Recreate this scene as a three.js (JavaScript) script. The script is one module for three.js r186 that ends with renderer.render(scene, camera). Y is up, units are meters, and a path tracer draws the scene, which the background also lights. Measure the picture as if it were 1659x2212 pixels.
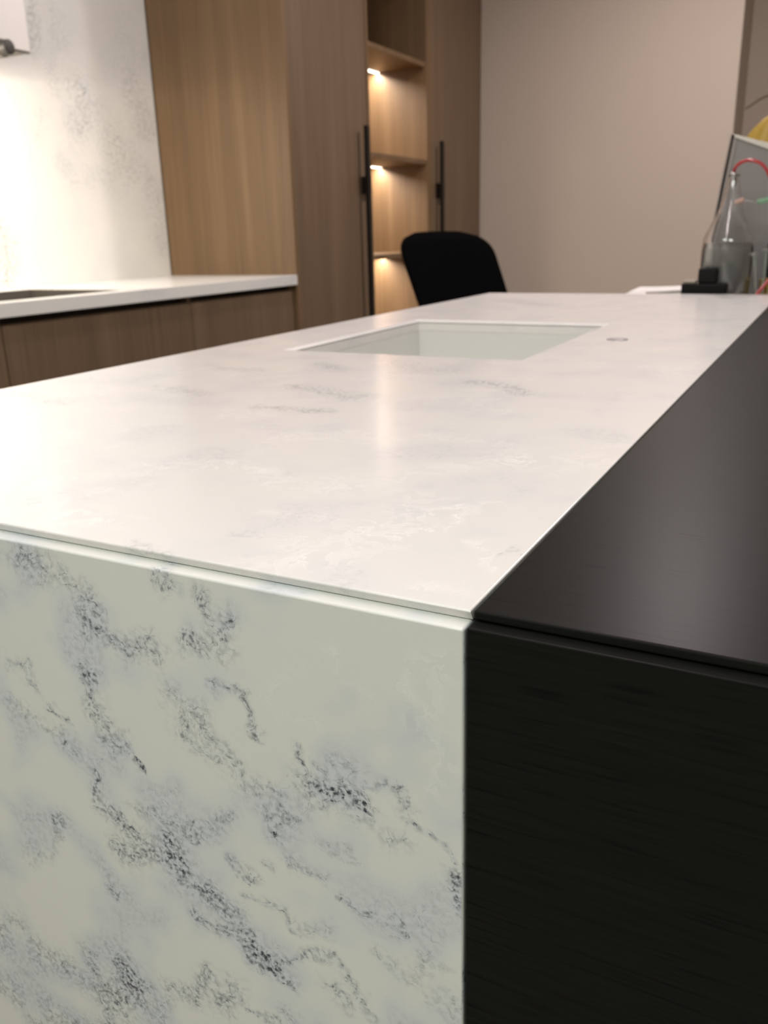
import * as THREE from 'three';
import { RoundedBoxGeometry } from 'three/addons/geometries/RoundedBoxGeometry.js';
import { mergeGeometries } from 'three/addons/utils/BufferGeometryUtils.js';
import { RectAreaLightUniformsLib } from 'three/addons/lights/RectAreaLightUniformsLib.js';

// ---------------------------------------------------------------- frame of the place
// One module h = the height of the camera above the island top. x runs to the right along the
// front of the island, z away from the camera along its length, y up from the island top.
const h = 0.155, TOP = 0.91;
const X = (v) => v * h, Y = (v) => TOP + v * h, Z = (v) => v * h;

const scene = new THREE.Scene();
scene.background = new THREE.Color(0x000000);
const camera = new THREE.PerspectiveCamera(62.29, 1659 / 2212, 0.02, 40);
camera.position.set(0, Y(1), 0);
camera.quaternion.setFromRotationMatrix(new THREE.Matrix4().makeBasis(
  new THREE.Vector3(0.8863, -0.0265, -0.4623), new THREE.Vector3(-0.1215, 0.9501, -0.2874), new THREE.Vector3(0.4468, 0.3109, 0.8389)));
camera.focus = 0.405;
camera.userData.fStop = 14.5;
scene.add(camera);

const renderer = new THREE.WebGLRenderer({ antialias: true });
renderer.toneMapping = THREE.LinearToneMapping;
renderer.toneMappingExposure = 1.45;
renderer.shadowMap.enabled = true;
RectAreaLightUniformsLib.init();

const CEIL = 2.75;
const WARM = new THREE.Color().setRGB(1.0, 0.895, 0.9), COOL = new THREE.Color().setRGB(0.92, 1.0, 0.93), AMBER = new THREE.Color().setRGB(1.0, 0.86, 0.72);
// recessed ceiling spots: x, z, strength, label
const SPOTS = [
  [-1.5, -2.35, 102, 'round recessed ceiling spotlight over the aisle by the worktop'],
  [-0.5, -3.85, 290, 'round recessed ceiling spotlight in front of the beige wall'],
  [1.3, -3.2, 55, 'round recessed ceiling spotlight on the alcove side'],
];
// recessed light line in the ceiling above the island: x, z from, z to, width, strength
const LINE = [-0.42, -2.1, 0.6, 0.07, 30];
// flat ceiling panels over the open office behind the camera: x, z
const PANELS = [[-0.9, 1.5], [1.1, 1.5]];
const PANEL_STRENGTH = 6.0;
const CABINET_LAMP = 430, LED_STRENGTH = 215;

// ---------------------------------------------------------------- where the veins of each slab run (in modules: half width, strength, points)
const FRONT_VEINS = [
 [.072, 0.8, [-2.61, -0.11, -2.54, -0.11, -2.45, -0.14]],
 [.039, 0.7, [-2.39, -0.14, -2.30, -0.21, -2.21, -0.27]],
 [.039, 0.7, [-2.77, -0.57, -2.64, -0.57, -2.64, -0.65]],
 [.070, 0.9, [-2.26, -0.20, -2.25, -0.31, -2.20, -0.37, -1.97, -0.35]],
 [.045, 0.7, [-1.91, -0.05, -1.88, -0.09]],
 [.051, 0.8, [-1.75, -0.10, -1.70, -0.18]],
 [.053, 0.8, [-1.82, -0.30, -1.66, -0.25, -1.62, -0.17]],
 [.064, 0.9, [-2.31, -0.55, -2.30, -0.68, -2.25, -0.79, -2.19, -0.79]],
 [.022, 1.5, [-2.15, -0.84, -2.13, -0.87]],
 [.027, 0.8, [-2.57, -0.71, -2.48, -0.77]],
 [.069, 0.45, [-2.77, -0.79, -2.62, -0.83, -2.47, -0.88]],
 [.028, 0.9, [-1.73, -0.44, -1.64, -0.40, -1.59, -0.45, -1.57, -0.53, -1.53, -0.57]],
 [.073, 0.6, [-1.92, -0.51, -1.81, -0.56, -1.87, -0.67, -1.79, -0.70]],
 [.058, 0.7, [-1.79, -0.59, -1.69, -0.71, -1.64, -0.81, -1.48, -0.79]],
 [.029, 1.0, [-1.39, -0.62, -1.38, -0.68]],
 [.025, 0.5, [-1.31, -0.63, -1.29, -0.63]],
 [.044, 0.5, [-1.23, -0.59, -1.19, -0.61]],
 [.076, 1.25, [-1.36, -0.73, -1.24, -0.72, -1.17, -0.74]],
 [.027, 0.8, [-1.15, -0.69, -1.09, -0.62]],
 [.032, 0.8, [-1.04, -0.62, -0.99, -0.68]],
 [.019, 0.9, [-0.97, -0.73, -0.89, -0.75, -0.87, -0.81]],
 [.067, 0.5, [-1.56, -0.79, -1.52, -0.83]],
 [.048, 0.5, [-1.56, -0.88, -1.41, -0.84]],
 [.043, 0.9, [-1.51, -0.92, -1.50, -0.99]],
 [.047, 1.0, [-2.36, -1.01, -2.36, -1.12, -2.26, -1.19, -2.14, -1.22, -2.01, -1.24]],
 [.088, 1.0, [-2.27, -1.32, -2.18, -1.27, -2.01, -1.20, -1.99, -1.27]],
 [.059, 0.6, [-2.17, -1.08, -2.05, -1.09, -1.83, -1.07, -1.69, -0.96]],
 [.027, 0.9, [-1.90, -1.12, -1.86, -1.11]],
 [.030, 0.8, [-1.72, -1.17, -1.62, -1.20]],
 [.025, 0.6, [-1.58, -1.12, -1.53, -1.13]],
 [.035, 0.7, [-1.46, -1.06, -1.39, -1.04, -1.33, -1.08]],
 [.060, 0.8, [-1.90, -1.34, -1.80, -1.37, -1.72, -1.40]],
 [.026, 0.7, [-1.68, -1.29, -1.54, -1.28, -1.45, -1.37]],
 [.034, 0.8, [-1.28, -1.15, -1.17, -1.14]],
 [.040, 1.1, [-0.87, -0.87, -0.84, -0.94, -0.81, -0.99]],
 [.043, 1.1, [-1.91, -1.52, -1.79, -1.50, -1.70, -1.48, -1.66, -1.58, -1.55, -1.61]],
 [.052, 1.2, [-1.62, -1.56, -1.54, -1.57, -1.51, -1.62]],
 [.029, 0.8, [-1.49, -1.51, -1.29, -1.41, -1.22, -1.50, -1.17, -1.61]],
 [.094, 0.7, [-2.96, -2.10, -2.81, -2.12, -2.64, -2.15]],
 [.072, 0.6, [-2.58, -1.96, -2.57, -2.09]],
 [.120, 1.0, [-2.53, -2.18, -2.34, -1.98, -2.29, -2.03, -2.49, -2.23]],
 [.091, 1.1, [-3.28, -2.54, -3.16, -2.57, -3.02, -2.42]],
 [.066, 0.6, [-2.23, -2.13, -2.13, -2.01]],
 [.058, 0.8, [-2.11, -1.95, -1.98, -1.93, -1.89, -1.77]],
 [.063, 0.8, [-1.86, -1.90, -1.76, -1.80, -1.77, -1.76]],
 [.032, 0.8, [-1.72, -1.85, -1.56, -1.85]],
 [.051, 0.7, [-1.30, -1.56, -1.26, -1.60]],
 [.034, 0.5, [-1.03, -1.14, -1.02, -1.22]],
 [.053, 0.45, [-1.11, -1.34, -0.97, -1.34, -0.92, -1.27]],
 [.057, 0.4, [-0.92, -1.41, -0.82, -1.40]],
 [.051, 0.7, [-1.52, -1.77, -1.48, -1.79]],
 [.044, 0.7, [-2.39, -1.51, -2.34, -1.54]],
 [.082, 0.6, [-3.05, -1.98, -3.02, -2.00]],
 [.069, 0.4, [-2.86, -1.55, -2.70, -1.44, -2.61, -1.29]],
 [.052, 0.5, [-1.44, -1.33, -1.33, -1.30]],
 [.047, 0.6, [-1.09, -0.83, -0.99, -0.81]],
 [.048, 0.4, [-1.31, -0.94, -1.20, -0.94]],
];
const FRONT_PALE = [
 [.030, 0.6, [-1.28, -0.19, -1.20, -0.30, -1.12, -0.32]],
 [.046, 0.8, [-1.01, -0.29, -0.95, -0.18, -0.89, -0.13]],
 [.061, 0.8, [-0.99, -0.37, -0.88, -0.26, -0.85, -0.17]],
 [.037, 0.5, [-1.46, -0.48, -1.31, -0.46]],
 [.050, 0.7, [-0.90, -0.41, -0.87, -0.50, -0.88, -0.60]],
 [.044, 0.5, [-1.49, -0.41, -1.37, -0.29]],
];
const TOP_VEINS = [
 [.114, 0.6, [-4.45, -5.52, -4.03, -5.53]],
 [.158, 0.8, [-3.32, -4.98, -2.74, -4.75]],
 [.151, 0.6, [-3.77, -6.00, -3.39, -5.73]],
 [.122, 0.9, [-2.19, -5.56, -2.01, -5.52, -1.75, -5.24]],
 [.111, 0.7, [-3.12, -4.25, -2.68, -4.29]],
 [.208, 0.35, [-2.58, -6.24, -2.31, -7.84]],
 [.134, 0.7, [-5.15, -4.06, -4.49, -3.92]],
 [.134, 0.6, [-4.30, -4.64, -3.78, -4.53]],
 [.234, 0.5, [-3.47, -6.52, -2.83, -5.91, -2.56, -6.00]],
 [.025, 0.6, [-1.80, -2.29, -1.73, -2.30]],
 [.030, 0.8, [-2.06, -2.05, -1.92, -2.01]],
 [.030, 0.3, [-1.53, -2.41, -1.44, -2.45]],
 [.014, 0.9, [-0.87, -2.45, -0.87, -2.54]],
 [.349, 0.6, [-4.50, -12.52, -3.57, -11.82]],
 [.180, 0.5, [-2.62, -8.55, -2.31, -8.84]],
];
const TOP_PALE = [
 [.034, 0.8, [-1.93, -2.53, -1.73, -2.54]],
 [.030, 1.2, [-1.45, -2.73, -1.27, -2.75, -1.11, -2.97]],
 [.026, 1.0, [-1.41, -2.65, -1.31, -2.64, -1.28, -2.77]],
 [.049, 0.7, [-1.64, -2.56, -1.40, -2.46, -1.42, -2.56]],
 [.036, 1.0, [-1.31, -2.45, -1.22, -2.54, -1.20, -2.60]],
 [.036, 1.0, [-1.48, -2.11, -1.45, -2.17, -1.38, -2.18]],
 [.037, 1.0, [-1.00, -2.53, -0.91, -2.43, -0.82, -2.32]],
 [.030, 1.1, [-1.15, -2.62, -1.14, -2.80, -1.15, -2.92]],
 [.103, 0.6, [-2.48, -3.06, -2.22, -2.99, -1.98, -2.85]],
 [.107, 0.6, [-1.74, -2.87, -1.61, -3.16, -1.41, -3.40]],
 [.112, 0.6, [-1.81, -3.94, -1.40, -3.87, -1.14, -3.51]],
 [.079, 0.5, [-3.04, -2.49, -2.88, -2.64, -2.66, -2.81]],
 [.052, 0.5, [-2.61, -2.18, -2.45, -2.19, -2.26, -2.15]],
 [.050, 0.6, [-1.02, -2.05, -0.95, -2.16, -0.87, -2.12]],
 [.024, 0.9, [-1.42, -2.35, -1.40, -2.38]],
];
const SPLASH_VEINS = [
 [.220, 0.9, [-16.01, 6.35, -15.96, 5.77, -15.79, 5.22]],
 [.436, 0.5, [-16.28, 4.95, -16.35, 4.56]],
 [.627, 0.9, [-17.09, 4.65, -17.29, 4.04, -16.94, 3.80]],
 [.717, 0.8, [-18.91, 4.98, -19.17, 4.45, -19.27, 4.00]],
 [.859, 0.7, [-18.00, 3.56, -18.56, 2.92]],
 [.356, 0.5, [-16.20, 3.01, -16.55, 2.49]],
 [.282, 0.4, [-15.81, 3.90, -15.57, 3.37]],
 [.485, 0.5, [-17.19, 2.63, -17.82, 2.54]],
 [.633, 0.6, [-19.08, 2.82, -19.54, 2.24, -19.53, 1.01]],
 [.385, 1.0, [-14.16, 1.51, -14.25, 0.69, -14.11, 0.28]],
 [.435, 0.4, [-16.51, 6.16, -16.70, 5.70]],
 [.698, 0.3, [-18.79, 6.26, -19.37, 5.70]],
];

// ---------------------------------------------------------------- noise and textures
function rng(seed) { let s = seed >>> 0; return () => { s = (s + 0x6d2b79f5) >>> 0; let t = Math.imul(s ^ (s >>> 15), 1 | s); t = (t + Math.imul(t ^ (t >>> 7), 61 | t)) ^ t; return ((t ^ (t >>> 14)) >>> 0) / 4294967296; }; }
const PERM = new Uint8Array(512), GX = new Float32Array(256), GY = new Float32Array(256);
{
  const r = rng(7), p = [...Array(256).keys()];
  for (let i = 255; i > 0; i--) { const j = Math.floor(r() * (i + 1)); [p[i], p[j]] = [p[j], p[i]]; }
  for (let i = 0; i < 512; i++) PERM[i] = p[i & 255];
  for (let i = 0; i < 256; i++) { const a = r() * Math.PI * 2; GX[i] = Math.cos(a); GY[i] = Math.sin(a); }
}
function noise(x, y) {
  const xi = Math.floor(x), yi = Math.floor(y), fx = x - xi, fy = y - yi, a = xi & 255, b = yi & 255, a1 = (a + 1) & 255, b1 = (b + 1) & 255;
  const u = fx * fx * fx * (fx * (fx * 6 - 15) + 10), v = fy * fy * fy * (fy * (fy * 6 - 15) + 10);
  const g = (ix, iy, dx, dy) => { const k = PERM[ix + PERM[iy]]; return GX[k] * dx + GY[k] * dy; };
  const n0 = g(a, b, fx, fy), n1 = g(a1, b, fx - 1, fy), n2 = g(a, b1, fx, fy - 1), n3 = g(a1, b1, fx - 1, fy - 1);
  const p = n0 + (n1 - n0) * u, q = n2 + (n3 - n2) * u;
  return (p + (q - p) * v) * 1.4;
}
function fbm(x, y, n) { let s = 0, a = 0.5; for (let i = 0; i < n; i++) { s += a * noise(x, y); x = x * 2.03 + 17.1; y = y * 2.03 + 5.7; a *= 0.5; } return s; }
const clamp = (v, a = 0, b = 1) => Math.min(b, Math.max(a, v));
const step = (a, b, v) => { const t = clamp((v - a) / (b - a)); return t * t * (3 - 2 * t); };
function segDist(px, py, s) {
  let best = 1e9;
  for (let i = 0; i + 3 < s.length; i += 2) {
    const ax = s[i], ay = s[i + 1], dx = s[i + 2] - ax, dy = s[i + 3] - ay, l = dx * dx + dy * dy || 1e-9;
    const t = clamp(((px - ax) * dx + (py - ay) * dy) / l), ex = px - ax - t * dx, ey = py - ay - t * dy, d = ex * ex + ey * ey;
    if (d < best) best = d;
  }
  return Math.sqrt(best);
}
// How strongly a set of mineral veins marks each point of a slab, on a coarse grid read back with bilinear lookup
function veinField(strokes, x0, x1, y0, y1, stretchY = 1) {
  const n = 256, f = new Float32Array(n * n);
  for (let j = 0; j < n; j++) for (let i = 0; i < n; i++) {
    const x = x0 + (x1 - x0) * i / (n - 1), y = y0 + (y1 - y0) * j / (n - 1);
    let w = 0;
    for (const [r, s, pts] of strokes) {
      let q = pts;
      const d = segDist(x, y / stretchY, stretchY === 1 ? q : q.map((v, k) => (k & 1 ? v / stretchY : v)));
      w = Math.max(w, s * Math.exp(-((d / (r * 0.75)) ** 2)));
    }
    f[j * n + i] = w;
  }
  return (x, y) => {
    const a = clamp((x - x0) / (x1 - x0)) * (n - 1), b = clamp((y - y0) / (y1 - y0)) * (n - 1), i = Math.min(n - 2, Math.floor(a)), j = Math.min(n - 2, Math.floor(b)), u = a - i, v = b - j, k = j * n + i;
    return (f[k] * (1 - u) + f[k + 1] * u) * (1 - v) + (f[k + n] * (1 - u) + f[k + n + 1] * u) * v;
  };
}
function dataTexture(w, hgt, fn, { srgb = true, wrap = THREE.RepeatWrapping } = {}) {
  const d = new Uint8Array(w * hgt * 4), c = [0, 0, 0];
  for (let j = 0; j < hgt; j++) for (let i = 0; i < w; i++) {
    fn((i + 0.5) / w, (j + 0.5) / hgt, c);
    const k = (j * w + i) * 4;
    d[k] = clamp(c[0]) * 255 + 0.5; d[k + 1] = clamp(c[1]) * 255 + 0.5; d[k + 2] = clamp(c[2]) * 255 + 0.5; d[k + 3] = 255;
  }
  const t = new THREE.DataTexture(d, w, hgt);
  t.magFilter = THREE.LinearFilter; t.minFilter = THREE.LinearMipmapLinearFilter; t.generateMipmaps = true;
  t.wrapS = t.wrapT = wrap; if (srgb) t.colorSpace = THREE.SRGBColorSpace; t.needsUpdate = true;
  return t;
}
// Engineered quartz: cream ground, clouds of lilac grey, speckled charcoal veins, chalky white threads
function quartz(size, [x0, x1, y0, y1], dark, pale, o) {
  const D = veinField(dark, x0, x1, y0, y1, o.stretch ?? 1), P = veinField(pale, x0, x1, y0, y1, o.stretch ?? 1), k = o.scale ?? 1, amb = o.ambient ?? 0, sy = 1 / (o.stretch ?? 1), ink = o.ink ?? [0.29, 0.305, 0.34];
  return dataTexture(size, size, (u, v, c) => {
    const x = x0 + (x1 - x0) * u, y = y0 + (y1 - y0) * v, X1 = x * k, Y1 = y * k * sy;
    const wx = fbm(X1 * 5, Y1 * 5, 3), wy = fbm(X1 * 5 + 40, Y1 * 5 + 9, 3);
    const qx = x + wx * 0.12 / k, qy = y + wy * 0.12 / k / sy;
    const cloud = fbm(X1 * 1.6 + 3, Y1 * 1.6 + 8, 3);
    const w = D(qx, qy) + amb * step(0.08, 0.34, cloud), p = P(qx, qy) + (o.palePatch ?? 0) * step(0.05, 0.3, fbm(X1 * 1.4 + 31, Y1 * 1.4 + 2, 3));
    let r = 0.93, g = 0.932, b = 0.908;                                   // ground
    const lil = clamp(0.7 * step(-0.12, 0.2, cloud) + 0.5 * clamp(w * 1.1));
    const la = o.lilac ?? 1; r -= 0.06 * lil * la; g -= 0.045 * lil * la; b -= 0.002 * lil * la;
    if (w > 0.03) {
      const rid = 1 - Math.abs(fbm(X1 * 9 + wx * 2.2, Y1 * 9 + wy * 2.2 + 4, 3)) * 2.6;     // thread
      const fine = noise(X1 * 44, Y1 * 44) * 0.65 + noise(X1 * 100 + 9, Y1 * 100) * 0.35;
      const blot = fbm(X1 * 24 + 11, Y1 * 24 + 6, 3);
      const smoke = clamp(w) * step(-0.25, 0.35, blot) * 0.36 * (o.depth ?? 1);
      const lineMask = step(0.62, 0.98, rid + (w - 0.7) * 0.35) * clamp(w * 1.2);
      const speck = step(-0.05, 0.45, fine + lineMask * 0.35 - 0.12) * lineMask;
      const web = step(0.8, 1, 1 - Math.abs(fbm(X1 * 5.5 + 60 + wx * 1.6, Y1 * 5.5 + wy * 1.6, 3)) * 4.2) * clamp(w * 1.6) * (0.3 + 0.7 * step(-0.25, 0.3, fine));
      const core = step(0.85, 1.2, w) * step(0.05, 0.5, blot + fine * 0.5);
      const dp = o.depth ?? 1, m = clamp(smoke * (0.62 + 0.38 * step(-0.3, 0.3, fine)) + 0.34 * dp * speck + 0.34 * dp * web + 0.5 * core * dp);
      r += (ink[0] - r) * m; g += (ink[1] - g) * m; b += (ink[2] - b) * m;
    }
    if (p > 0.03) {
      const n1 = fbm(X1 * 11 + wx * 2, Y1 * 11 + 7 + wy * 2, 4), edge = step(0.72, 0.98, 1 - Math.abs(n1 - 0.04) * 4), body = step(0.0, 0.12, n1) * 0.45;
      const m = clamp(p) * Math.max(edge, body) * (o.paleDepth ?? 0.75);
      r += (0.985 - r) * m; g += (0.985 - g) * m; b += (0.965 - b) * m;
    }
    const s = noise(X1 * 150, Y1 * 150 + 3) * 0.008;
    c[0] = (r + s) * (o.tint?.[0] ?? 1); c[1] = (g + s) * (o.tint?.[1] ?? 1); c[2] = (b + s) * (o.tint?.[2] ?? 1);
  }, { wrap: THREE.MirroredRepeatWrapping });
}
// Straight-grained oak veneer: u across the grain, v along it
function oak(seed, base, spread) {
  return dataTexture(512, 512, (u, v, c) => {
    const a = fbm(u * 7 + seed, v * 1.1, 3), f = fbm(u * 46 + seed * 3, v * 2.2, 3), p = noise(u * 190, v * 9 + seed);
    const t = a * 0.75 + f * 0.5 + (p > 0.28 ? -(p - 0.28) * 0.7 : 0);
    c[0] = base[0] + t * spread; c[1] = base[1] + t * spread * 0.9; c[2] = base[2] + t * spread * 0.75;
  }, { wrap: THREE.MirroredRepeatWrapping });
}
function grain(seed) {
  return dataTexture(1024, 512, (u, v, c) => {
    const f = fbm(u * 5 + seed, v * 90, 4), p = noise(u * 14 + seed, v * 150);
    c[0] = c[1] = c[2] = 0.5 + f * 0.15 + (p > 0.2 ? -(p - 0.2) * 0.34 : 0);
  }, { srgb: false, wrap: THREE.MirroredRepeatWrapping });
}

// ---------------------------------------------------------------- materials
const std = (color, roughness, o = {}) => new THREE.MeshPhysicalMaterial({ color, roughness, ...o });
const lin = (r, g, b) => new THREE.Color().setRGB(r, g, b);
const FRONT = [-3.05, -0.75, -2.3, 0], TOPR = [-5.4, -0.8, -14.2, -2.0], SPL = [-20, -8, 0, 8.5];
const frontTex = quartz(2048, FRONT, FRONT_VEINS, FRONT_PALE, { ambient: 0.3, scale: 1.5 });
const topTex = quartz(2048, TOPR, TOP_VEINS, TOP_PALE, { ambient: 0.2, depth: 0.62, palePatch: 0.6, scale: 1.25, lilac: 0.32, paleDepth: 1, tint: [0.99, 0.978, 0.985] });
const splashTex = quartz(1024, SPL, SPLASH_VEINS, [], { ambient: 0.1, depth: 0.6, scale: 0.5, lilac: 0.3, ink: [0.4, 0.41, 0.39] });
const oakTex = oak(3, [0.46, 0.365, 0.255], 0.1), oakTexB = oak(21, [0.45, 0.37, 0.285], 0.09), grainTex = grain(5);
const M = {
  quartzFront: std(0xffffff, 0.26, { map: frontTex, ior: 1.5 }),
  quartzTop: std(0xffffff, 0.2, { map: topTex, ior: 1.52 }),
  quartzSplash: std(0xffffff, 0.22, { map: splashTex, ior: 1.5 }),
  quartzPlain: std(0xe3e4df, 0.3),
  oak: std(0xffffff, 0.5, { map: oakTex }),
  oakDoor: std(0xffffff, 0.5, { map: oakTexB }),
    dark: std(lin(0.024, 0.0245, 0.022), 0.34, { map: grainTex, bumpMap: grainTex, bumpScale: 0.00005, specularIntensity: 0.09, specularColor: lin(1, 0.88, 0.88) }),
  shadowGap: std(lin(0.03, 0.022, 0.016), 0.8),
  carcass: std(lin(0.05, 0.04, 0.032), 0.8),
  bronze: std(lin(0.02, 0.016, 0.014), 0.38, { metalness: 0.6 }),
  paint: std(lin(0.52, 0.445, 0.37), 0.9),
  paintShaded: std(lin(0.33, 0.275, 0.22), 0.9),  // wall paint with the alcove's shade put into its colour
  paintSide: std(lin(0.5, 0.46, 0.4), 0.9),
  ceiling: std(lin(0.72, 0.7, 0.66), 0.95),
  floor: std(lin(0.2, 0.17, 0.14), 0.5),
  fabric: std(lin(0.0022, 0.0022, 0.0023), 1, { specularIntensity: 0.05 }),
  blackPlastic: std(lin(0.005, 0.0052, 0.0055), 0.6, { specularIntensity: 0.4 }),
  chrome: std(lin(0.55, 0.54, 0.53), 0.22, { metalness: 1 }),
  steel: std(lin(0.3, 0.29, 0.28), 0.45, { metalness: 0.8 }),
  knob: std(lin(0.07, 0.065, 0.058), 0.5),
  hoodFace: std(0xf7f3ec, 0.4),
  hoodUnder: std(lin(0.1, 0.09, 0.078), 0.6),
  sinkSteel: std(lin(0.1, 0.088, 0.075), 0.45),
  paper: std(lin(0.78, 0.76, 0.73), 0.85),
  greyPanel: std(lin(0.36, 0.35, 0.34), 0.24, { clearcoat: 0.5, clearcoatRoughness: 0.1 }),
  paleEdge2: std(lin(0.42, 0.39, 0.37), 0.3),
  paleEdge: std(lin(0.92, 0.89, 0.8), 0.4),
  glass: new THREE.MeshPhysicalMaterial({ color: 0xffffff, roughness: 0.02, transmission: 1, thickness: 0.003, ior: 1.48 }),
  clearPlastic: new THREE.MeshPhysicalMaterial({ color: 0xdfe6de, roughness: 0.12, transmission: 0.8, thickness: 0.004, ior: 1.45 }),
  greenGlass: new THREE.MeshPhysicalMaterial({ color: 0xa9d8b4, roughness: 0.1, transmission: 0.6, thickness: 0.004, ior: 1.5 }),
  pinkGlass: new THREE.MeshPhysicalMaterial({ color: 0xe8c4b4, roughness: 0.1, transmission: 0.5, thickness: 0.004, ior: 1.5 }),
  greyLiquid: std(lin(0.24, 0.24, 0.23), 0.25),
  red: std(lin(0.42, 0.02, 0.025), 0.3, { clearcoat: 0.6 }),
  yellow: std(lin(0.36, 0.235, 0.02), 0.5),
  cord: std(lin(0.3, 0.26, 0.21), 0.6),
  lamp: new THREE.MeshStandardMaterial({ color: 0x222222, emissive: WARM, emissiveIntensity: 6 }),
  panelGlow: new THREE.MeshStandardMaterial({ color: 0x222222, emissive: COOL, emissiveIntensity: 3 }),
  led: new THREE.MeshStandardMaterial({ color: 0x222222, emissive: lin(1, 0.86, 0.74), emissiveIntensity: 5 }),
  whiteTrim: std(lin(0.75, 0.74, 0.72), 0.5),
};

// ---------------------------------------------------------------- helpers
const taken = new Map();
function numbered(name) { const n = taken.get(name) ?? 0; taken.set(name, n + 1); return n ? `${name}_${String(n).padStart(3, '0')}` : name; }
function mesh(name, geo, mat, parent) {
  const m = new THREE.Mesh(geo, mat); m.name = parent ? name : numbered(name); m.castShadow = m.receiveShadow = true; (parent ?? scene).add(m); return m;
}
function thing(name, label, category, group) {
  const g = new THREE.Group(); g.name = numbered(name); g.userData = { label, category }; if (group) g.userData.group = group; scene.add(g); return g;
}
function tag(m, label, category, group) { m.userData.label = label; m.userData.category = category; if (group) m.userData.group = group; return m; }
function struct(m) { m.userData.kind = 'structure'; return m; }
// metres per repeat; the axis pair follows the way each face points
function mapUV(g, fn) {
  const p = g.attributes.position, n = g.attributes.normal, uv = new Float32Array(p.count * 2);
  for (let i = 0; i < p.count; i++) {
    const a = Math.abs(n.getX(i)), b = Math.abs(n.getY(i)), c = Math.abs(n.getZ(i));
    const [u, v] = fn(p.getX(i), p.getY(i), p.getZ(i), b >= a && b >= c ? 'y' : a >= c ? 'x' : 'z');
    uv[i * 2] = u; uv[i * 2 + 1] = v;
  }
  g.setAttribute('uv', new THREE.BufferAttribute(uv, 2)); return g;
}
const woodV = (x, y, z, f) => (f === 'y' ? [x / 0.7, z / 2] : f === 'x' ? [z / 0.7 + 0.17, y / 2] : [x / 0.7, y / 2]);       // grain upright
const woodAcross = (x, y, z, f) => (f === 'y' ? [x / 0.5, z / 0.25] : f === 'x' ? [z / 0.5, y / 0.25] : [x / 0.5, y / 0.25]); // grain along x
const uvTop = (x, y, z) => [(x / h - TOPR[0]) / (TOPR[1] - TOPR[0]), (z / h + (y - TOP) / h - TOPR[2]) / (TOPR[3] - TOPR[2])];
const uvFront = (x, y, z, f) => [((f === 'x' ? -z : x) / h - FRONT[0]) / (FRONT[1] - FRONT[0]), ((y - TOP) / h - (f === 'y' ? z / h + 1.96 : 0) - FRONT[2]) / (FRONT[3] - FRONT[2])];
const uvSplash = (x, y, z) => [(z / h - SPL[0]) / (SPL[1] - SPL[0]), ((y - TOP) / h - (x / h + 17.32) * 0.4 - SPL[2]) / (SPL[3] - SPL[2])];
function box(x0, x1, y0, y1, z0, z1, r = 0.0015, uv = woodV, seg = 2) {
  const w = Math.abs(x1 - x0), hh = Math.abs(y1 - y0), d = Math.abs(z1 - z0), rr = Math.min(r, w * 0.49, hh * 0.49, d * 0.49);
  const g = rr > 0 ? new RoundedBoxGeometry(w, hh, d, seg, rr) : new THREE.BoxGeometry(w, hh, d);
  g.translate((x0 + x1) / 2, (y0 + y1) / 2, (z0 + z1) / 2);
  return mapUV(g, uv);
}
const merge = (list) => mergeGeometries(list.map((g) => (g.index ? g.toNonIndexed() : g)));
const V = (x, y, z) => new THREE.Vector3(x, y, z);
function tube(pts, r, seg = 40, rad = 8) { return new THREE.TubeGeometry(new THREE.CatmullRomCurve3(pts), seg, r, rad, false); }
function rod(a, b, r0, r1 = r0, rad = 12) {
  const g = new THREE.CylinderGeometry(r1, r0, a.distanceTo(b), rad, 1), d = b.clone().sub(a).normalize();
  g.applyQuaternion(new THREE.Quaternion().setFromUnitVectors(V(0, 1, 0), d)); g.translate((a.x + b.x) / 2, (a.y + b.y) / 2, (a.z + b.z) / 2); return g;
}
function areaLight(color, strength, w, d, x, y, z, tx, ty, tz) {
  const l = new THREE.RectAreaLight(color, strength, w, d); l.position.set(x, y, z); l.lookAt(tx, ty, tz); scene.add(l); return l;
}

// ---------------------------------------------------------------- the room
const XL = X(-17.45), XR = 2.4, ZF = Z(-33.25), ZB = 2.9, XC = X(-3.91), ZA = Z(-35.85);
const slab = (x0, x1, y0, y1, z0, z1) => box(x0, x1, y0, y1, z0, z1, 0);
struct(mesh('floor', slab(XL - 0.15, XR + 0.15, -0.1, 0, ZA - 0.15, ZB + 0.15), M.floor));
struct(mesh('ceiling', slab(XL - 0.15, XR + 0.15, CEIL, CEIL + 0.1, ZA - 0.15, ZB + 0.15), M.ceiling));
struct(mesh('wall_left', slab(XL - 0.12, XL, 0, CEIL, ZF, ZB), M.paintSide));
struct(mesh('wall_right', slab(XR, XR + 0.12, 0, CEIL, ZA, ZB), M.paintSide));
struct(mesh('wall_front', slab(XL - 0.12, XR + 0.12, 0, CEIL, ZB, ZB + 0.12), M.paintSide));
struct(mesh('wall_back', slab(XL - 0.12, XC, 0, CEIL, ZA - 0.12, ZF), M.paint));
struct(mesh('wall_alcove', slab(XC, XR + 0.12, 0, CEIL, ZA - 0.12, ZA), M.paintShaded));
struct(mesh('added_header', slab(XC, XR, 2.46, CEIL, ZA, ZF), M.paint));  // unseen soffit, added to keep ceiling light out of the alcove

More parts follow.
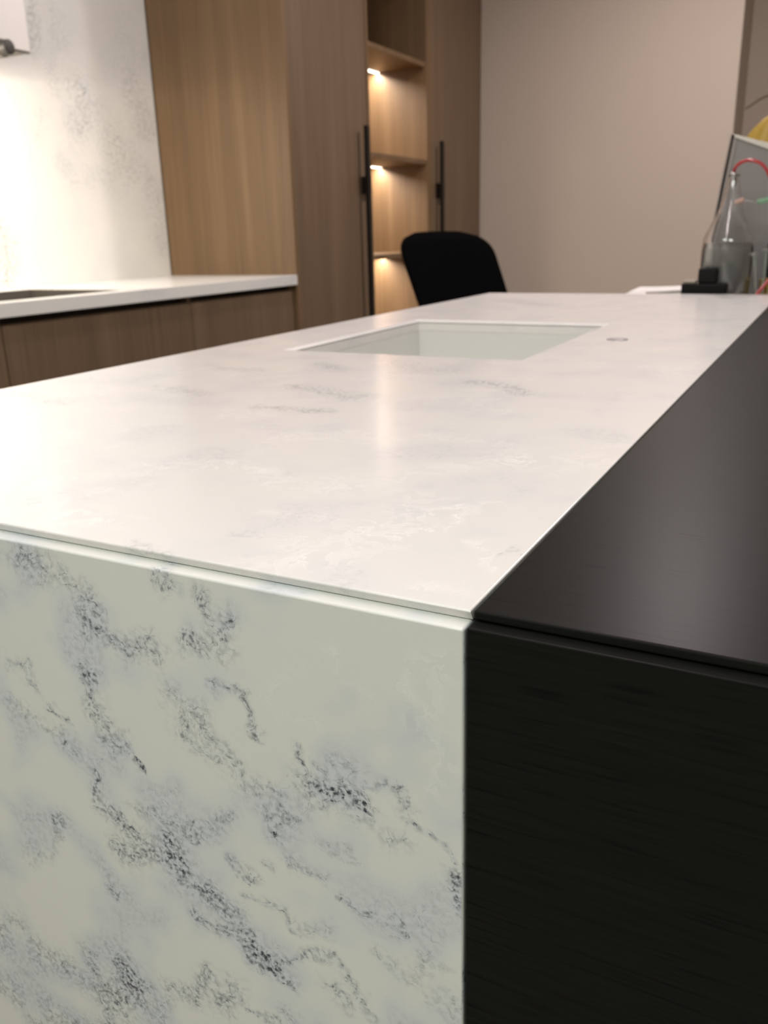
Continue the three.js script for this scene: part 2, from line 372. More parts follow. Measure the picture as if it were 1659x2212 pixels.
// ---------------------------------------------------------------- ceiling lamps
function ringLamp(x, z, strength, label) {
  const g = thing('ceiling_spotlight', label, 'ceiling light', 'recessed ceiling spotlights');
  const ring = new THREE.TorusGeometry(0.1, 0.008, 8, 32); ring.rotateX(Math.PI / 2); ring.translate(x, CEIL - 0.004, z); mesh('trim_ring', ring, M.whiteTrim, g);
  const disc = new THREE.CylinderGeometry(0.094, 0.094, 0.004, 32); disc.translate(x, CEIL - 0.003, z); mesh('lens', disc, M.lamp, g);
  areaLight(WARM, strength, 0.16, 0.16, x, CEIL - 0.012, z, x, 0, z);
}
SPOTS.forEach((s) => ringLamp(...s));
{
  const [x, za, zb, w, strength] = LINE, g = thing('linear_ceiling_light', 'long narrow light line in the ceiling above the island', 'ceiling light');
  mesh('channel', slab(x - w / 2 - 0.012, x + w / 2 + 0.012, CEIL - 0.006, CEIL, za - 0.012, zb + 0.012), M.whiteTrim, g);
  mesh('diffuser', slab(x - w / 2, x + w / 2, CEIL - 0.009, CEIL - 0.006, za, zb), M.lamp, g);
  areaLight(WARM, strength, w, zb - za, x, CEIL - 0.014, (za + zb) / 2, x, 0, (za + zb) / 2);
}
for (const [x, z] of PANELS) {
  const g = thing('ceiling_panel_light', x < 0 ? 'large flat ceiling panel light behind the camera on the kitchen side' : 'large flat ceiling panel light behind the camera on the alcove side', 'ceiling light', 'flat ceiling panel lights');
  mesh('frame', slab(x - 0.62, x + 0.62, CEIL - 0.02, CEIL, z - 0.32, z + 0.32), M.whiteTrim, g);
  mesh('diffuser', slab(x - 0.59, x + 0.59, CEIL - 0.024, CEIL - 0.02, z - 0.29, z + 0.29), M.panelGlow, g);
  areaLight(COOL, PANEL_STRENGTH, 1.18, 0.58, x, CEIL - 0.03, z, x, 0, z);
}

// ---------------------------------------------------------------- quartz island
const IX0 = X(-5.38), IX1 = X(-0.806), IZ0 = Z(-2.01), IZ1 = Z(-14.2);
const SX0 = X(-4.55), SX1 = X(-2.26), SZ0 = Z(-6.68), SZ1 = Z(-9.58);
{
  const g = thing('kitchen_island', 'white veined quartz island with waterfall end and grooved front edge', 'kitchen island');
  const b = 0.001, t = 0.02, c = 0.0035;
  const sh = new THREE.Shape(); sh.moveTo(IX0 + b, -IZ0 + b); sh.lineTo(IX1 - b, -IZ0 + b); sh.lineTo(IX1 - b, -IZ1 - b); sh.lineTo(IX0 + b, -IZ1 - b); sh.closePath();
  const hole = new THREE.Path(), q = 0.004, a0 = SX0 - c - b, a1 = SX1 + c + b, c0 = -SZ0 - c - b, c1 = -SZ1 + c + b;
  hole.moveTo(a0 + q, c0); hole.lineTo(a1 - q, c0); hole.absarc(a1 - q, c0 + q, q, -Math.PI / 2, 0, false); hole.lineTo(a1, c1 - q); hole.absarc(a1 - q, c1 - q, q, 0, Math.PI / 2, false);
  hole.lineTo(a0 + q, c1); hole.absarc(a0 + q, c1 - q, q, Math.PI / 2, Math.PI, false); hole.lineTo(a0, c0 + q); hole.absarc(a0 + q, c0 + q, q, Math.PI, Math.PI * 1.5, false);
  sh.holes.push(hole);
  const plate = (shape, top, thick, bev) => { const e = new THREE.ExtrudeGeometry(shape, { depth: thick - 2 * bev, bevelEnabled: bev > 0, bevelThickness: bev, bevelSize: bev, bevelSegments: 4, curveSegments: 6 }); e.rotateX(-Math.PI / 2); e.translate(0, top - thick + bev, 0); return e; };
  const core = new THREE.Shape(), s2 = 0.009; core.moveTo(IX0 + 0.003, -IZ0 + s2); core.lineTo(IX1 - 0.003, -IZ0 + s2); core.lineTo(IX1 - 0.003, -IZ1 - 0.003); core.lineTo(IX0 + 0.003, -IZ1 - 0.003); core.closePath();
  const inner = new THREE.Path(); inner.moveTo(SX0, -SZ0); inner.lineTo(SX1, -SZ0); inner.lineTo(SX1, -SZ1); inner.lineTo(SX0, -SZ1); inner.closePath(); core.holes.push(inner);
  const lip = plate(sh, TOP, 0.006, b), lp = lip.attributes.position;
  for (let i = 0; i < lp.count; i++) if (lp.getZ(i) > IZ0 - 0.004) lp.setZ(i, lp.getZ(i) - Math.max(0, TOP - 0.0011 - lp.getY(i)) * 0.65);   // front edge undercut
  lip.computeVertexNormals();
  const loop = (o, y) => [V(SX0 - o, y, SZ0 + o), V(SX1 + o, y, SZ0 + o), V(SX1 + o, y, SZ1 - o), V(SX0 - o, y, SZ1 - o)], O = loop(c, TOP - 0.0006), I = loop(0, TOP - 0.0045), cp = [];
  for (let i = 0; i < 4; i++) { const j = (i + 1) % 4; for (const v of [O[i], O[j], I[j], O[i], I[j], I[i]]) cp.push(...v.toArray()); }
  const chamfer = new THREE.BufferGeometry(); chamfer.setAttribute('position', new THREE.Float32BufferAttribute(cp, 3)); chamfer.computeVertexNormals(); chamfer.setAttribute('uv', new THREE.BufferAttribute(new Float32Array(cp.length / 3 * 2), 2));
  const eg = merge([lip, plate(core, TOP - 0.006, t - 0.006, 0), chamfer]);
  mesh('countertop', mapUV(eg, uvTop), M.quartzTop, g);
  mesh('waterfall_panel', box(IX0, X(-0.81), 0.002, Y(-0.0395), IZ0 - 0.0085, Z(-1.968), 0.0015, uvFront, 4), M.quartzFront, g);
  mesh('side_panel', box(IX0 + 0.02, IX0 + 0.04, 0.08, TOP - t, IZ1 + 0.03, IZ0 - 0.01, 0.001), M.oakDoor, g);
  mesh('plinth', box(IX0 + 0.06, IX1 - 0.02, 0.002, 0.08, IZ1 + 0.06, IZ0 - 0.02, 0.001), M.carcass, g);
  mesh('end_panel', box(IX0 + 0.02, IX1 - 0.01, 0.08, TOP - t, IZ1 + 0.01, IZ1 + 0.03, 0.001), M.oakDoor, g);
  mesh('inner_panel', box(IX1 - 0.03, IX1 - 0.01, 0.08, TOP - t, IZ1 + 0.03, IZ0 - 0.01, 0.001), M.carcass, g);
}
{
  const g = thing('undermount_sink', 'rectangular white quartz sink sunk into the island top', 'sink');
  const w = 0.012, d = 0.2, y1 = TOP - 0.0202, x0 = SX0, x1 = SX1, z0 = SZ0, z1 = SZ1, uvp = (x, y, z, f) => uvFront(f === 'x' ? z : x, y, z, f);
  const wall = (a, b, c, e) => box(a, b, y1 - d, y1, c, e, 0.001, uvp);
  mesh('side_wall', wall(x0 - w, x0, z1 - w, z0 + w), M.quartzPlain, g); mesh('side_wall', wall(x1, x1 + w, z1 - w, z0 + w), M.quartzPlain, g);
  mesh('side_wall', wall(x0, x1, z1 - w, z1), M.quartzPlain, g); mesh('side_wall', wall(x0, x1, z0, z0 + w), M.quartzPlain, g);
  mesh('basin_floor', box(x0, x1, y1 - d - w, y1 - d, z1, z0, 0.001, uvp), M.quartzPlain, g);
  const dr = new THREE.LatheGeometry([[0, 0.002], [0.03, 0.002], [0.034, 0.004], [0.043, 0.004], [0.045, 0]].map(([a, b]) => new THREE.Vector2(a, b)), 32);
  dr.translate((x0 + x1) / 2, y1 - d, (z0 + z1) / 2); mesh('drain', dr, M.chrome, g);
}
{
  const g = thing('counter_button', 'small flat grey metal button in island top right of the sink', 'button');
  const c = [X(-1.82), TOP, Z(-8.2)];
  const lathe = (p) => { const l = new THREE.LatheGeometry(p.map(([a, b]) => new THREE.Vector2(a, b)), 36); l.translate(...c); return l; };
  mesh('collar', lathe([[0.0112, 0.0002], [0.0112, 0.0011], [0.0145, 0.0011], [0.0155, 0.0006], [0.0155, 0.0002]]), M.steel, g);
  mesh('push_cap', lathe([[0, 0.0013], [0.0095, 0.0012], [0.0105, 0.0007], [0.0105, 0.0002]]), M.steel, g);
}

// ---------------------------------------------------------------- dark timber table end beside the island
{
  const g = thing('dark_wood_table', 'black stained timber table flush beside the white island', 'table');
  const x0 = X(-0.797), x1 = X(3.4), zf = Z(-2.01);
  mesh('tabletop', merge([
    box(x0, x1, Y(-0.027), TOP + 0.0004, IZ1, zf, 0.0012, woodAcross, 3),
    box(x0 + 0.004, x1 - 0.004, TOP - 0.03, Y(-0.027), IZ1 + 0.01, zf - 0.009, 0, woodAcross)]), M.dark, g);
  mesh('end_panel', box(x0 - 0.0004, x1, 0.002, Y(-0.0325), zf - 0.0075, Z(-1.966), 0.0009, woodAcross, 3), M.dark, g);
  mesh('end_panel', box(x0 + 0.002, x1, 0.002, TOP - 0.03, IZ1 + 0.012, IZ1 + 0.032, 0.001, woodAcross), M.dark, g);
  mesh('apron', box(x0 + 0.004, x0 + 0.024, 0.35, TOP - 0.03, IZ1 + 0.032, zf - 0.012, 0, woodAcross), M.dark, g);
}

// ---------------------------------------------------------------- back counter along the left wall
const WS = [X(-16.4), X(-13.42), Z(-9.4), Z(-13.95)];   // cut-out of the worktop sink
const CT = Y(0.04), CF = X(-12.98), ZP = Z(-19.8), ZN = Z(-6.0);
{
  tag(mesh('backsplash', box(XL, X(-17.32), TOP - 0.03, CEIL - 0.002, ZP + 0.002, ZN, 0.001, uvSplash), M.quartzSplash), 'tall polished white stone backsplash with grey veins', 'backsplash');
  const wt = new THREE.Shape(), wb = 0.0015, x0 = X(-17.31), z0 = ZN, z1 = ZP + 0.001; wt.moveTo(x0 + wb, -z0 + wb); wt.lineTo(CF - wb, -z0 + wb); wt.lineTo(CF - wb, -z1 - wb); wt.lineTo(x0 + wb, -z1 - wb); wt.closePath();
  const cut = new THREE.Path(); cut.moveTo(WS[0], -WS[2]); cut.lineTo(WS[1], -WS[2]); cut.lineTo(WS[1], -WS[3]); cut.lineTo(WS[0], -WS[3]); cut.closePath(); wt.holes.push(cut);
  const wg = new THREE.ExtrudeGeometry(wt, { depth: CT - Y(-0.215) - 2 * wb, bevelEnabled: true, bevelThickness: wb, bevelSize: wb, bevelSegments: 3 }); wg.rotateX(-Math.PI / 2); wg.translate(0, Y(-0.215) + wb, 0);
  tag(mesh('worktop', mapUV(wg, uvSplash), M.quartzSplash), 'long white stone worktop on the oak base cabinets', 'worktop');
  // base cabinets: carcass, upright divider, drawer fronts below a shadow channel
  const units = [[ZP + 0.002, Z(-15.55), 'oak base cabinet next to the tall cabinet'], [Z(-15.55), Z(-10.4), 'oak base cabinet under the worktop sink'], [Z(-10.4), ZN, 'oak base cabinet farthest from the tall cabinet']];
  const DF = X(-13.12);
  for (const [za, zb, label] of units) {
    const g = thing('base_cabinet', label, 'cabinet', 'oak base cabinets');
    mesh('body', box(X(-17.4), DF - 0.03, 0.1, 0.62, za + 0.003, zb - 0.003, 0), M.carcass, g);
    mesh('top_rail', box(DF - 0.05, DF - 0.03, 0.62, Y(-0.216), za + 0.003, zb - 0.003, 0), M.carcass, g);
    mesh('divider', box(DF - 0.03, DF - 0.001, 0.1, Y(-0.216), za + 0.001, za + 0.02, 0.001), M.oakDoor, g);
    mesh('plinth', box(X(-17.4), DF - 0.07, 0.002, 0.1, za + 0.003, zb - 0.003, 0), M.carcass, g);
    const top = Y(-0.345);
    mesh('drawer', box(DF - 0.022, DF, top - 0.3, top, za + 0.021, zb - 0.002, 0.0015), M.oakDoor, g);
    mesh('drawer', box(DF - 0.022, DF, 0.105, top - 0.325, za + 0.021, zb - 0.002, 0.0015), M.oakDoor, g);
  }
}
{
  const g = thing('worktop_sink', 'dark brushed steel sink set into the back worktop', 'sink');
  const [x0, x1, z0, z1] = WS, w = 0.006, y1 = Y(-0.216), yb = 0.68;
  for (const a of [[x0 - w, x0, z1 - w, z0 + w], [x1, x1 + w, z1 - w, z0 + w], [x0, x1, z1 - w, z1], [x0, x1, z0, z0 + w]]) mesh('side_wall', box(a[0], a[1], yb, y1, a[2], a[3], 0.001), M.sinkSteel, g);
  mesh('basin_floor', box(x0 - w, x1 + w, yb - w, yb, z1 - w, z0 + w, 0.001), M.sinkSteel, g);
  for (const a of [[x0, x1, z1 + 0.0002, z1 + 0.003], [x1 - 0.003, x1 - 0.0002, z1 + 0.003, z0 - 0.003], [x0 + 0.0002, x0 + 0.003, z1 + 0.003, z0 - 0.003]]) mesh('rim', box(a[0], a[1], y1 + 0.0002, CT - 0.002, a[2], a[3], 0), M.sinkSteel, g);
}
{
  const g = thing('wall_cabinet', 'white box wall cabinet with dark underside above the worktop', 'cabinet');
  const x0 = X(-17.31), x1 = X(-14.3), yb = Y(4.47), z1 = Z(-13.0), z0 = Z(-9.6);
  mesh('body', box(x0, x1, yb + 0.004, CEIL - 0.003, z1, z0, 0.002, woodV, 2), M.hoodFace, g);
  mesh('underside', box(x0 + 0.002, x1 - 0.001, yb, yb + 0.004, z1 + 0.001, z0 - 0.001, 0.001), M.hoodUnder, g);
  // lamp bar along the front of the underside, tilted at the wall
  for (const zz of [-10.2, -11.2, -12.2]) {
    const lamp = box(-0.008, 0.008, -0.012, 0.012, -0.045, 0.045, 0.002); lamp.rotateZ(-0.6); lamp.translate(X(-14.75), yb - 0.012, Z(zz)); mesh('lamp', lamp, M.lamp, g);
    areaLight(AMBER, CABINET_LAMP, 0.09, 0.02, X(-14.75) - 0.014, yb - 0.024, Z(zz), X(-17.3), Y(1.2), Z(zz - 3.2));
  }
  const k = new THREE.LatheGeometry([[0, 0.03], [0.014, 0.03], [0.02, 0.026], [0.021, 0.004], [0.024, 0.001], [0.024, 0]].map(([a, b]) => new THREE.Vector2(a, b)), 28);
  k.rotateZ(-Math.PI / 2); k.translate(x1, Y(4.47), Z(-12.36)); const kn = mesh('control_knob', k, M.knob, g); kn.userData.label = 'dark grey round knob';
}

// ---------------------------------------------------------------- tall oak cabinets
const HI = 2.62, CX0 = X(-17.3), DX = X(-13.0);
function barHandle(door, x, z, y0, y1, by) {
  const bar = mesh('handle', box(x - 0.008, x + 0.008, y0, y1, z - 0.009, z + 0.009, 0.003, woodV, 2), M.bronze, door);
  return bar;
}
{
  const g = thing('tall_cabinet', 'tall oak cabinet with broad side panel beside the worktop', 'cabinet');
  mesh('side_panel', box(CX0, DX, 0.002, HI, Z(-19.96), ZP, 0.0015), M.oak, g);
  mesh('body', box(CX0, DX - 0.026, 0.1, HI, Z(-24.0), Z(-19.97), 0), M.carcass, g);
  const d = mesh('door', box(DX - 0.024, DX - 0.003, 0.1, HI, Z(-24.06), Z(-19.985), 0.0015), M.oakDoor, g);
  mesh('handle', box(X(-12.82), X(-12.7), 0.35, Y(4.02), Z(-23.62), Z(-23.46), 0.003), M.bronze, d);
  mesh('handle_bracket', box(DX - 0.003, X(-12.8), Y(2.17), Y(2.66), Z(-23.84), Z(-23.6), 0.003), M.bronze, d);
  mesh('handle_bracket', box(DX - 0.003, X(-12.8), 0.45, 0.525, Z(-23.84), Z(-23.6), 0.003), M.bronze, d);
}
{
  const g = thing('open_shelf_cabinet', 'open oak shelf niche with lit shelves between the tall cabinets', 'cabinet');
  mesh('side_panel', box(CX0, DX, 0.002, HI, Z(-24.22), Z(-24.09), 0.0015), M.oak, g);
  mesh('side_panel', box(CX0, DX, 0.002, HI, Z(-28.66), Z(-28.25), 0.0015), M.oak, g);
  mesh('back_panel', box(CX0, CX0 + 0.02, 0.1, HI, Z(-28.25), Z(-24.22), 0), M.oak, g);
  mesh('top_panel', box(CX0 + 0.02, DX - 0.002, HI - 0.02, HI, Z(-28.25), Z(-24.22), 0.001), M.oak, g);
  for (const y of [9.33, 6.355, 3.38, 0.41]) {
    const s = mesh('shelf', box(CX0 + 0.02, DX - 0.006, Y(y - 0.15), Y(y), Z(-28.248), Z(-24.222), 0.0015), M.oak, g);
    const yb = Y(y - 0.15);
    if (y > 9) continue;                                  // topmost shelf is unseen, added to shade the compartment below; no lamp
    mesh('light_strip', box(X(-14.86), X(-14.74), yb - 0.004, yb, Z(-28.2), Z(-24.3), 0), M.led, s);
    areaLight(lin(1, 0.87, 0.76), LED_STRENGTH, 0.6, 0.012, X(-14.8), yb - 0.007, Z(-26.25), X(-14.8) - 0.25, yb - 1, Z(-26.25));
  }
  mesh('base_panel', box(CX0 + 0.02, DX - 0.006, 0.1, Y(-2.5), Z(-28.248), Z(-24.222), 0.001), M.oakDoor, g);
}
{
  const g = thing('tall_cabinet', 'tall oak cabinet in the corner against the beige wall', 'cabinet');
  mesh('body', box(CX0, DX - 0.026, 0.1, HI, Z(-33.23), Z(-28.67), 0), M.carcass, g);
  const d = mesh('door', box(DX - 0.024, DX - 0.003, 0.1, HI, Z(-33.16), Z(-28.7), 0.0015), M.oakDoor, g);
  mesh('handle', box(X(-12.82), X(-12.7), 0.35, Y(4.0), Z(-29.02), Z(-28.86), 0.003), M.bronze, d);
  mesh('handle_bracket', box(DX - 0.003, X(-12.8), Y(2.17), Y(2.66), Z(-29.28), Z(-29.0), 0.003), M.bronze, d);
  mesh('handle_bracket', box(DX - 0.003, X(-12.8), 0.45, 0.525, Z(-29.28), Z(-29.0), 0.003), M.bronze, d);
  tag(mesh('cornice_panel', box(CX0, DX, HI + 0.002, CEIL - 0.002, Z(-33.23), ZP, 0), M.oakDoor), 'oak filler panel above the tall cabinets', 'panel');
}

// ---------------------------------------------------------------- office chair behind the island
{
  const g = thing('office_chair', 'black upholstered office chair behind the far end of the island', 'chair');
  g.position.set(X(-7.36), 0, Z(-19.6));
  g.rotation.y = 1.16;
  // backrest: rounded shield shape, curved around the sitter, leaning back
  const W2 = 0.245, H0 = 0.5, H1 = 1.073, n = 40, m = 44, pos = [], idx = [];
  const half = (t) => { const top = t > 0.82 ? Math.sqrt(Math.max(0, 1 - ((t - 0.82) / 0.18) ** 3)) : 1, bot = t < 0.12 ? Math.sqrt(Math.max(0, 1 - ((0.12 - t) / 0.12) ** 2)) : 1; return W2 * (0.9 + 0.12 * t - 0.05 * t * t) * (0.5 + 0.5 * top) * (0.5 + 0.5 * bot); };
  const surf = (u, t, side) => {
    const w = half(t), s = Math.sin(u * Math.PI / 2), x = w * s, edge = Math.sqrt(Math.max(0, 1 - s * s)), rim = Math.min(1, Math.sqrt(Math.max(0, Math.min(t, 1 - t) / 0.06)));
    const yTop = 1 - 0.025 * (x / W2) ** 2 * step(0.5, 1, t);
    const y = H0 + (H1 - H0) * t * yTop, lean = -0.5 * (y - H0) - 0.02;
    return [x, y, lean + 0.7 * x * x + side * 0.028 * (0.25 + 0.75 * edge) * rim];
  };
  for (const side of [1, -1]) for (let j = 0; j <= m; j++) for (let i = 0; i <= n; i++) pos.push(...surf(i / n * 2 - 1, j / m, side));
  const st = (m + 1) * (n + 1), at = (s, i, j) => s * st + j * (n + 1) + i;
  for (let j = 0; j < m; j++) for (let i = 0; i < n; i++) {
    idx.push(at(0, i, j), at(0, i + 1, j), at(0, i + 1, j + 1), at(0, i, j), at(0, i + 1, j + 1), at(0, i, j + 1));
    idx.push(at(1, i, j), at(1, i + 1, j + 1), at(1, i + 1, j), at(1, i, j), at(1, i, j + 1), at(1, i + 1, j + 1));
  }
  for (let j = 0; j < m; j++) for (const i of [0, n]) { const a = at(0, i, j), b = at(0, i, j + 1), c = at(1, i, j), d = at(1, i, j + 1); i ? idx.push(a, c, d, a, d, b) : idx.push(a, d, c, a, b, d); }
  for (let i = 0; i < n; i++) for (const j of [0, m]) { const a = at(0, i, j), b = at(0, i + 1, j), c = at(1, i, j), d = at(1, i + 1, j); j ? idx.push(a, b, d, a, d, c) : idx.push(a, d, b, a, c, d); }
  const bg = new THREE.BufferGeometry(); bg.setAttribute('position', new THREE.Float32BufferAttribute(pos, 3)); bg.setIndex(idx); bg.computeVertexNormals();
  mesh('backrest', bg, M.fabric, g);
  mesh('seat', box(-0.235, 0.235, 0.44, 0.52, 0.03, 0.49, 0.035, woodV, 4), M.fabric, g);
  mesh('back_support', tube([V(0, 0.43, 0.2), V(0, 0.42, 0.0), V(0, 0.47, -0.06), V(0, 0.62, -0.085)], 0.018, 24), M.blackPlastic, g);
  mesh('gas_lift', rod(V(0, 0.1, 0.24), V(0, 0.44, 0.24), 0.028, 0.022, 18), M.blackPlastic, g);
  for (let k = 0; k < 5; k++) {
    const a = k * Math.PI * 0.4 + 0.3, ex = Math.sin(a) * 0.29, ez = 0.24 + Math.cos(a) * 0.29;
    mesh('leg', rod(V(0, 0.11, 0.24), V(ex, 0.075, ez), 0.022, 0.015, 10), M.blackPlastic, g);
    const c = new THREE.TorusGeometry(0.018, 0.011, 8, 18); c.rotateY(a); c.translate(ex, 0.0295, ez);
    mesh('caster', merge([c, rod(V(ex, 0.035, ez), V(ex, 0.078, ez), 0.006, 0.006, 8)]), M.blackPlastic, g);
  }
}

// ---------------------------------------------------------------- desk beyond the island and what stands on it
const DY = Y(-0.2);
{
  const g = thing('desk', 'plain white desk butting against the far end of the island', 'desk');
  const x0 = X(-3.7), x1 = X(2.6), z0 = Z(-14.28), z1 = Z(-18.4);
  mesh('desktop', box(x0, x1, DY - 0.025, DY, z1, z0, 0.002), M.whiteTrim, g);
  for (const [a, b] of [[x0 + 0.03, z0 - 0.03], [x1 - 0.03, z0 - 0.03], [x0 + 0.03, z1 + 0.03], [x1 - 0.03, z1 + 0.03]]) mesh('leg', box(a - 0.02, a + 0.02, 0.001, DY - 0.025, b - 0.02, b + 0.02, 0.002), M.steel, g);
}
const P = (x, y, z) => V(X(x), Y(y), Z(z));
function slabFrom(corners, thick) {           // a plate from four corners (counter-clockwise seen from the front) and its thickness to the rear
  const n = corners[1].clone().sub(corners[0]).cross(corners[3].clone().sub(corners[0])).normalize().multiplyScalar(-thick);
  const p = [...corners, ...corners.map((c) => c.clone().add(n))], f = [[0, 1, 2, 3], [5, 4, 7, 6], [4, 0, 3, 7], [1, 5, 6, 2], [3, 2, 6, 7], [4, 5, 1, 0]], pos = [];
  for (const [a, b, c, d] of f) for (const i of [a, b, c, a, c, d]) pos.push(...p[i].toArray());
  const g = new THREE.BufferGeometry(); g.setAttribute('position', new THREE.Float32BufferAttribute(pos, 3)); g.computeVertexNormals();
  g.setAttribute('uv', new THREE.BufferAttribute(new Float32Array(pos.length / 3 * 2), 2)); return g;
}
const lerp = (a, b, t) => a.clone().lerp(b, t);
{
  const g = thing('display_board', 'grey glossy board with cream top edge leaning behind the glass flask', 'board');
  const bl = P(-2.15, -0.198, -15.72), br = P(-0.9, -0.198, -16.4), tr = P(-0.58, 2.03, -16.46), tl = P(-1.845, 2.386, -15.74);
  mesh('panel', slabFrom([bl, br, tr, tl], 0.016), M.greyPanel, g);
  const o = V(0.0015, 0, 0.0032), at = (u, v) => lerp(lerp(bl, br, u), lerp(tl, tr, u), v).add(o);
  mesh('top_edge', slabFrom([at(0.02, 0.985), at(1, 0.93), at(1, 1), at(0.0, 1)], 0.003), M.paleEdge, g);
  mesh('side_trim', slabFrom([at(0.018, 0.02), at(0.05, 0.02), at(0.042, 0.98), at(0.01, 0.98)], 0.003), M.paleEdge2, g);
  mesh('side_edge', slabFrom([at(-0.008, 0.0), at(0.014, 0.0), at(0.01, 0.995), at(-0.012, 0.995)], 0.004), M.bronze, g);
}
{
  const g = thing('glass_flask', 'clear glass flask with grey contents and a side tube on the desk', 'flask');
  const cx = -1.7, cz = -15.12;
  const prof = [[0.0, 0.0], [0.35, 0.0], [0.375, 0.04], [0.385, 0.3], [0.39, 0.66], [0.39, 0.9], [0.37, 1.12], [0.3, 1.3], [0.21, 1.5], [0.16, 1.66], [0.125, 1.82], [0.1, 1.98], [0.085, 2.06], [0.08, 2.12], [0.095, 2.15]];
  const inner = prof.slice(1).map(([r, y]) => [r - 0.016, Math.max(0.03, y)]).reverse();
  const lathe = (p, s = 40) => { const l = new THREE.LatheGeometry(p.map(([r, y]) => new THREE.Vector2(r * h, y * h * 0.9)), s); l.translate(X(cx), DY + 0.0005, Z(cz)); return l; };
  mesh('vessel', lathe([...prof, ...inner, [0, 0.03]]), M.glass, g);
  mesh('contents', lathe([[0, 0.035], [0.34, 0.035], [0.36, 0.1], [0.367, 0.3], [0.372, 0.66], [0.372, 0.9], [0.362, 1.03], [0, 1.04]]), M.greyLiquid, g);
  mesh('stopper', lathe([[0, 1.98], [0.05, 1.98], [0.06, 2.16], [0.062, 2.2], [0, 2.21]], 20), M.chrome, g);
  mesh('side_arm', rod(P(-1.64, 1.33, -15.0), P(-1.51, 1.37, -15.0), 0.0055, 0.006), M.pinkGlass, g);
  mesh('side_tube', rod(P(-1.51, 1.37, -15.0), P(-1.31, 1.33, -15.0), 0.003, 0.003), M.glass, g);
  mesh('green_sleeve', rod(P(-1.31, 1.325, -15.0), P(-0.75, 1.45, -15.0), 0.006, 0.0065), M.greenGlass, g);
  mesh('red_hose', tube([P(-1.7, 1.7, -15.12), P(-1.71, 1.78, -15.1), P(-1.67, 1.86, -15.02), P(-1.58, 1.92, -14.98), P(-1.46, 1.93, -14.96), P(-1.3, 1.86, -14.95), P(-1.18, 1.7, -14.95), P(-1.1, 1.45, -14.95), P(-0.9, 1.0, -14.9), P(-0.82, 0.5, -14.9), P(-1.0, 0.2, -14.8), P(-1.14, 0.0, -14.7), P(-1.24, -0.155, -14.62), P(-1.5, -0.17, -14.55)], 0.004, 90, 10), M.red, g);
}
{
  const g = thing('black_clip_block', 'black plastic block with upright clip at the foot of the grey board', 'block');
  mesh('base', box(X(-2.25), X(-1.58), DY + 0.0004, Y(0.14), Z(-14.66), Z(-14.4), 0.003, woodV, 2), M.blackPlastic, g);
  mesh('upright_clip', box(X(-2.02), X(-1.735), Y(0.14), Y(0.38), Z(-14.64), Z(-14.44), 0.006, woodV, 3), M.blackPlastic, g);
  mesh('pad', box(X(-2.24), X(-2.04), Y(0.14), Y(0.19), Z(-14.65), Z(-14.42), 0.004, woodV, 2), M.cord, g);
}
{
  const peg = (a, b, i) => {
    const g = thing('plastic_peg', ['clear plastic peg leaning left beside the flask', 'clear plastic peg standing between two leaning pegs', 'clear plastic peg leaning right at the picture edge'][i], 'peg', 'clear plastic pegs by the flask');
    mesh('shaft', rod(a, b, 0.0022, 0.0052, 12), M.clearPlastic, g);
    mesh('head', rod(b, b.clone().add(b.clone().sub(a).normalize().multiplyScalar(0.006)), 0.0095, 0.0075, 14), M.clearPlastic, g);
  };
  peg(P(-1.17, -0.14, -14.86), P(-1.27, 0.55, -14.86), 0); peg(P(-1.1, -0.14, -14.98), P(-1.12, 0.6, -15.0), 1); peg(P(-1.03, -0.14, -14.9), P(-0.94, 0.6, -14.9), 2);
  tag(mesh('peg_holder', box(X(-1.62 + 0.47), X(-0.9), DY + 0.0004, Y(-0.1), Z(-15.1), Z(-14.78), 0.003), M.blackPlastic), 'low black holder under the clear pegs', 'holder');
}
{
  const g = thing('black_case', 'small black case behind the clear pegs', 'case');
  mesh('body', box(X(-1.14), X(-0.6), DY + 0.0004, Y(0.56), Z(-16.05), Z(-15.78), 0.004, woodV, 3), M.blackPlastic, g);
  mesh('lid', box(X(-1.16), X(-0.58), Y(0.565), Y(0.72), Z(-16.06), Z(-15.77), 0.006, woodV, 3), M.blackPlastic, g);
}
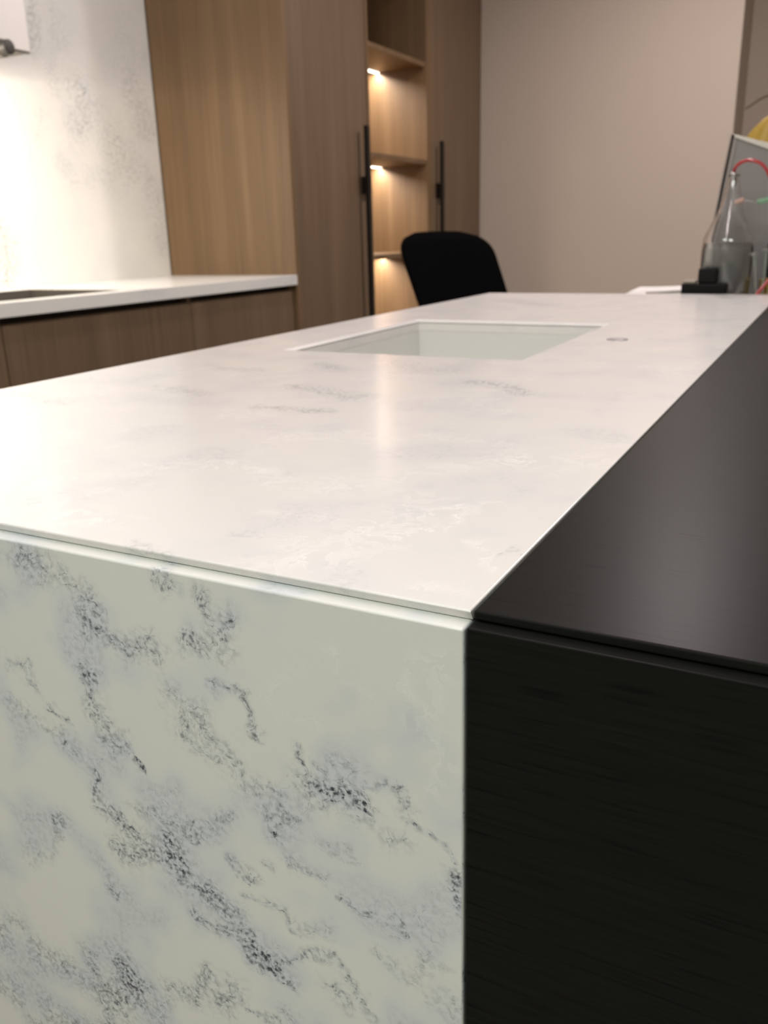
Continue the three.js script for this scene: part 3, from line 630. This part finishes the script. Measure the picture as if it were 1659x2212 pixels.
{
  const g = thing('yellow_tape_roll', 'small yellow tape roll lying at the right picture edge', 'tape roll');
  const r = new THREE.LatheGeometry([[0.2, 0], [0.34, 0], [0.345, 0.02], [0.345, 0.34], [0.34, 0.36], [0.2, 0.36], [0.2, 0]].map(([a, b]) => new THREE.Vector2(a * h, b * h)), 36); r.translate(X(-0.85), DY + 0.0005, Z(-14.68 - 0.72)); mesh('tape', r, M.yellow, g);
  const c = new THREE.LatheGeometry([[0.185, 0], [0.2, 0], [0.2, 0.36], [0.185, 0.36], [0.185, 0]].map(([a, b]) => new THREE.Vector2(a * h, b * h)), 36); c.translate(X(-0.85), DY + 0.0005, Z(-15.4)); mesh('core', c, M.cord, g);
}
{
  const lump = new THREE.SphereGeometry(1, 48, 36), p = lump.attributes.position;
  for (let i = 0; i < p.count; i++) {
    const x = p.getX(i), y = p.getY(i), z = p.getZ(i), k = 1 + 0.05 * fbm(x * 2.6 + z * 1.7 + 4, y * 2.4 + z, 3);
    p.setXYZ(i, x * k * X(y < 0.3 ? 0.8 : 0.86), Math.max(-1.5, y * k * (y < 0 ? 1.35 : 1.62)) * h, z * k * X(0.7));
  }
  lump.computeVertexNormals(); lump.translate(X(-1.2), DY + 1.5 * h * 0.97, Z(-17.3));
  tag(mesh('yellow_sack', lump, M.yellow), 'rounded yellow sack standing behind the grey board', 'sack');
}
{
  const sheet = (x0, x1, z0, z1, y, bend, turn, label) => {
    const w = X(x1 - x0), d = Math.abs(Z(z1 - z0)), g = new THREE.BoxGeometry(w, 0.0012, d, 16, 1, 10), q = g.attributes.position;
    for (let i = 0; i < q.count; i++) q.setY(i, q.getY(i) + bend * (q.getX(i) / w + 0.5) ** 2);
    g.computeVertexNormals(); g.rotateY(turn); g.translate(X((x0 + x1) / 2), y, Z((z0 + z1) / 2));
    return tag(mesh('paper_sheet', g, M.paper), label, 'paper', 'papers beyond the island end');
  };
  tag(mesh('paper_stack', box(X(-3.0), X(-2.05), DY + 0.0004, Y(-0.06), Z(-16.9), Z(-15.5), 0.001), M.paper), 'thick stack of white paper left of the black clip block', 'paper stack');
  sheet(-3.3, -2.45, -16.7, -15.4, Y(-0.06) + 0.0012, 0.004, 0.06, 'single white paper sheet lying across the paper stack');
}
{
  tag(mesh('wall_cable', tube([P(-3.9 + 0.06, 5.0, -35.8), P(-3.7, 5.09, -35.8), P(-3.4, 5.28, -35.8), P(-3.1, 5.38, -35.8), P(-2.6, 5.45, -35.8), P(-2.0, 5.6, -35.8)], 0.004, 40, 8), M.cord), 'thin grey cable looped across the shaded wall', 'cable');
}

renderer.render(scene, camera);
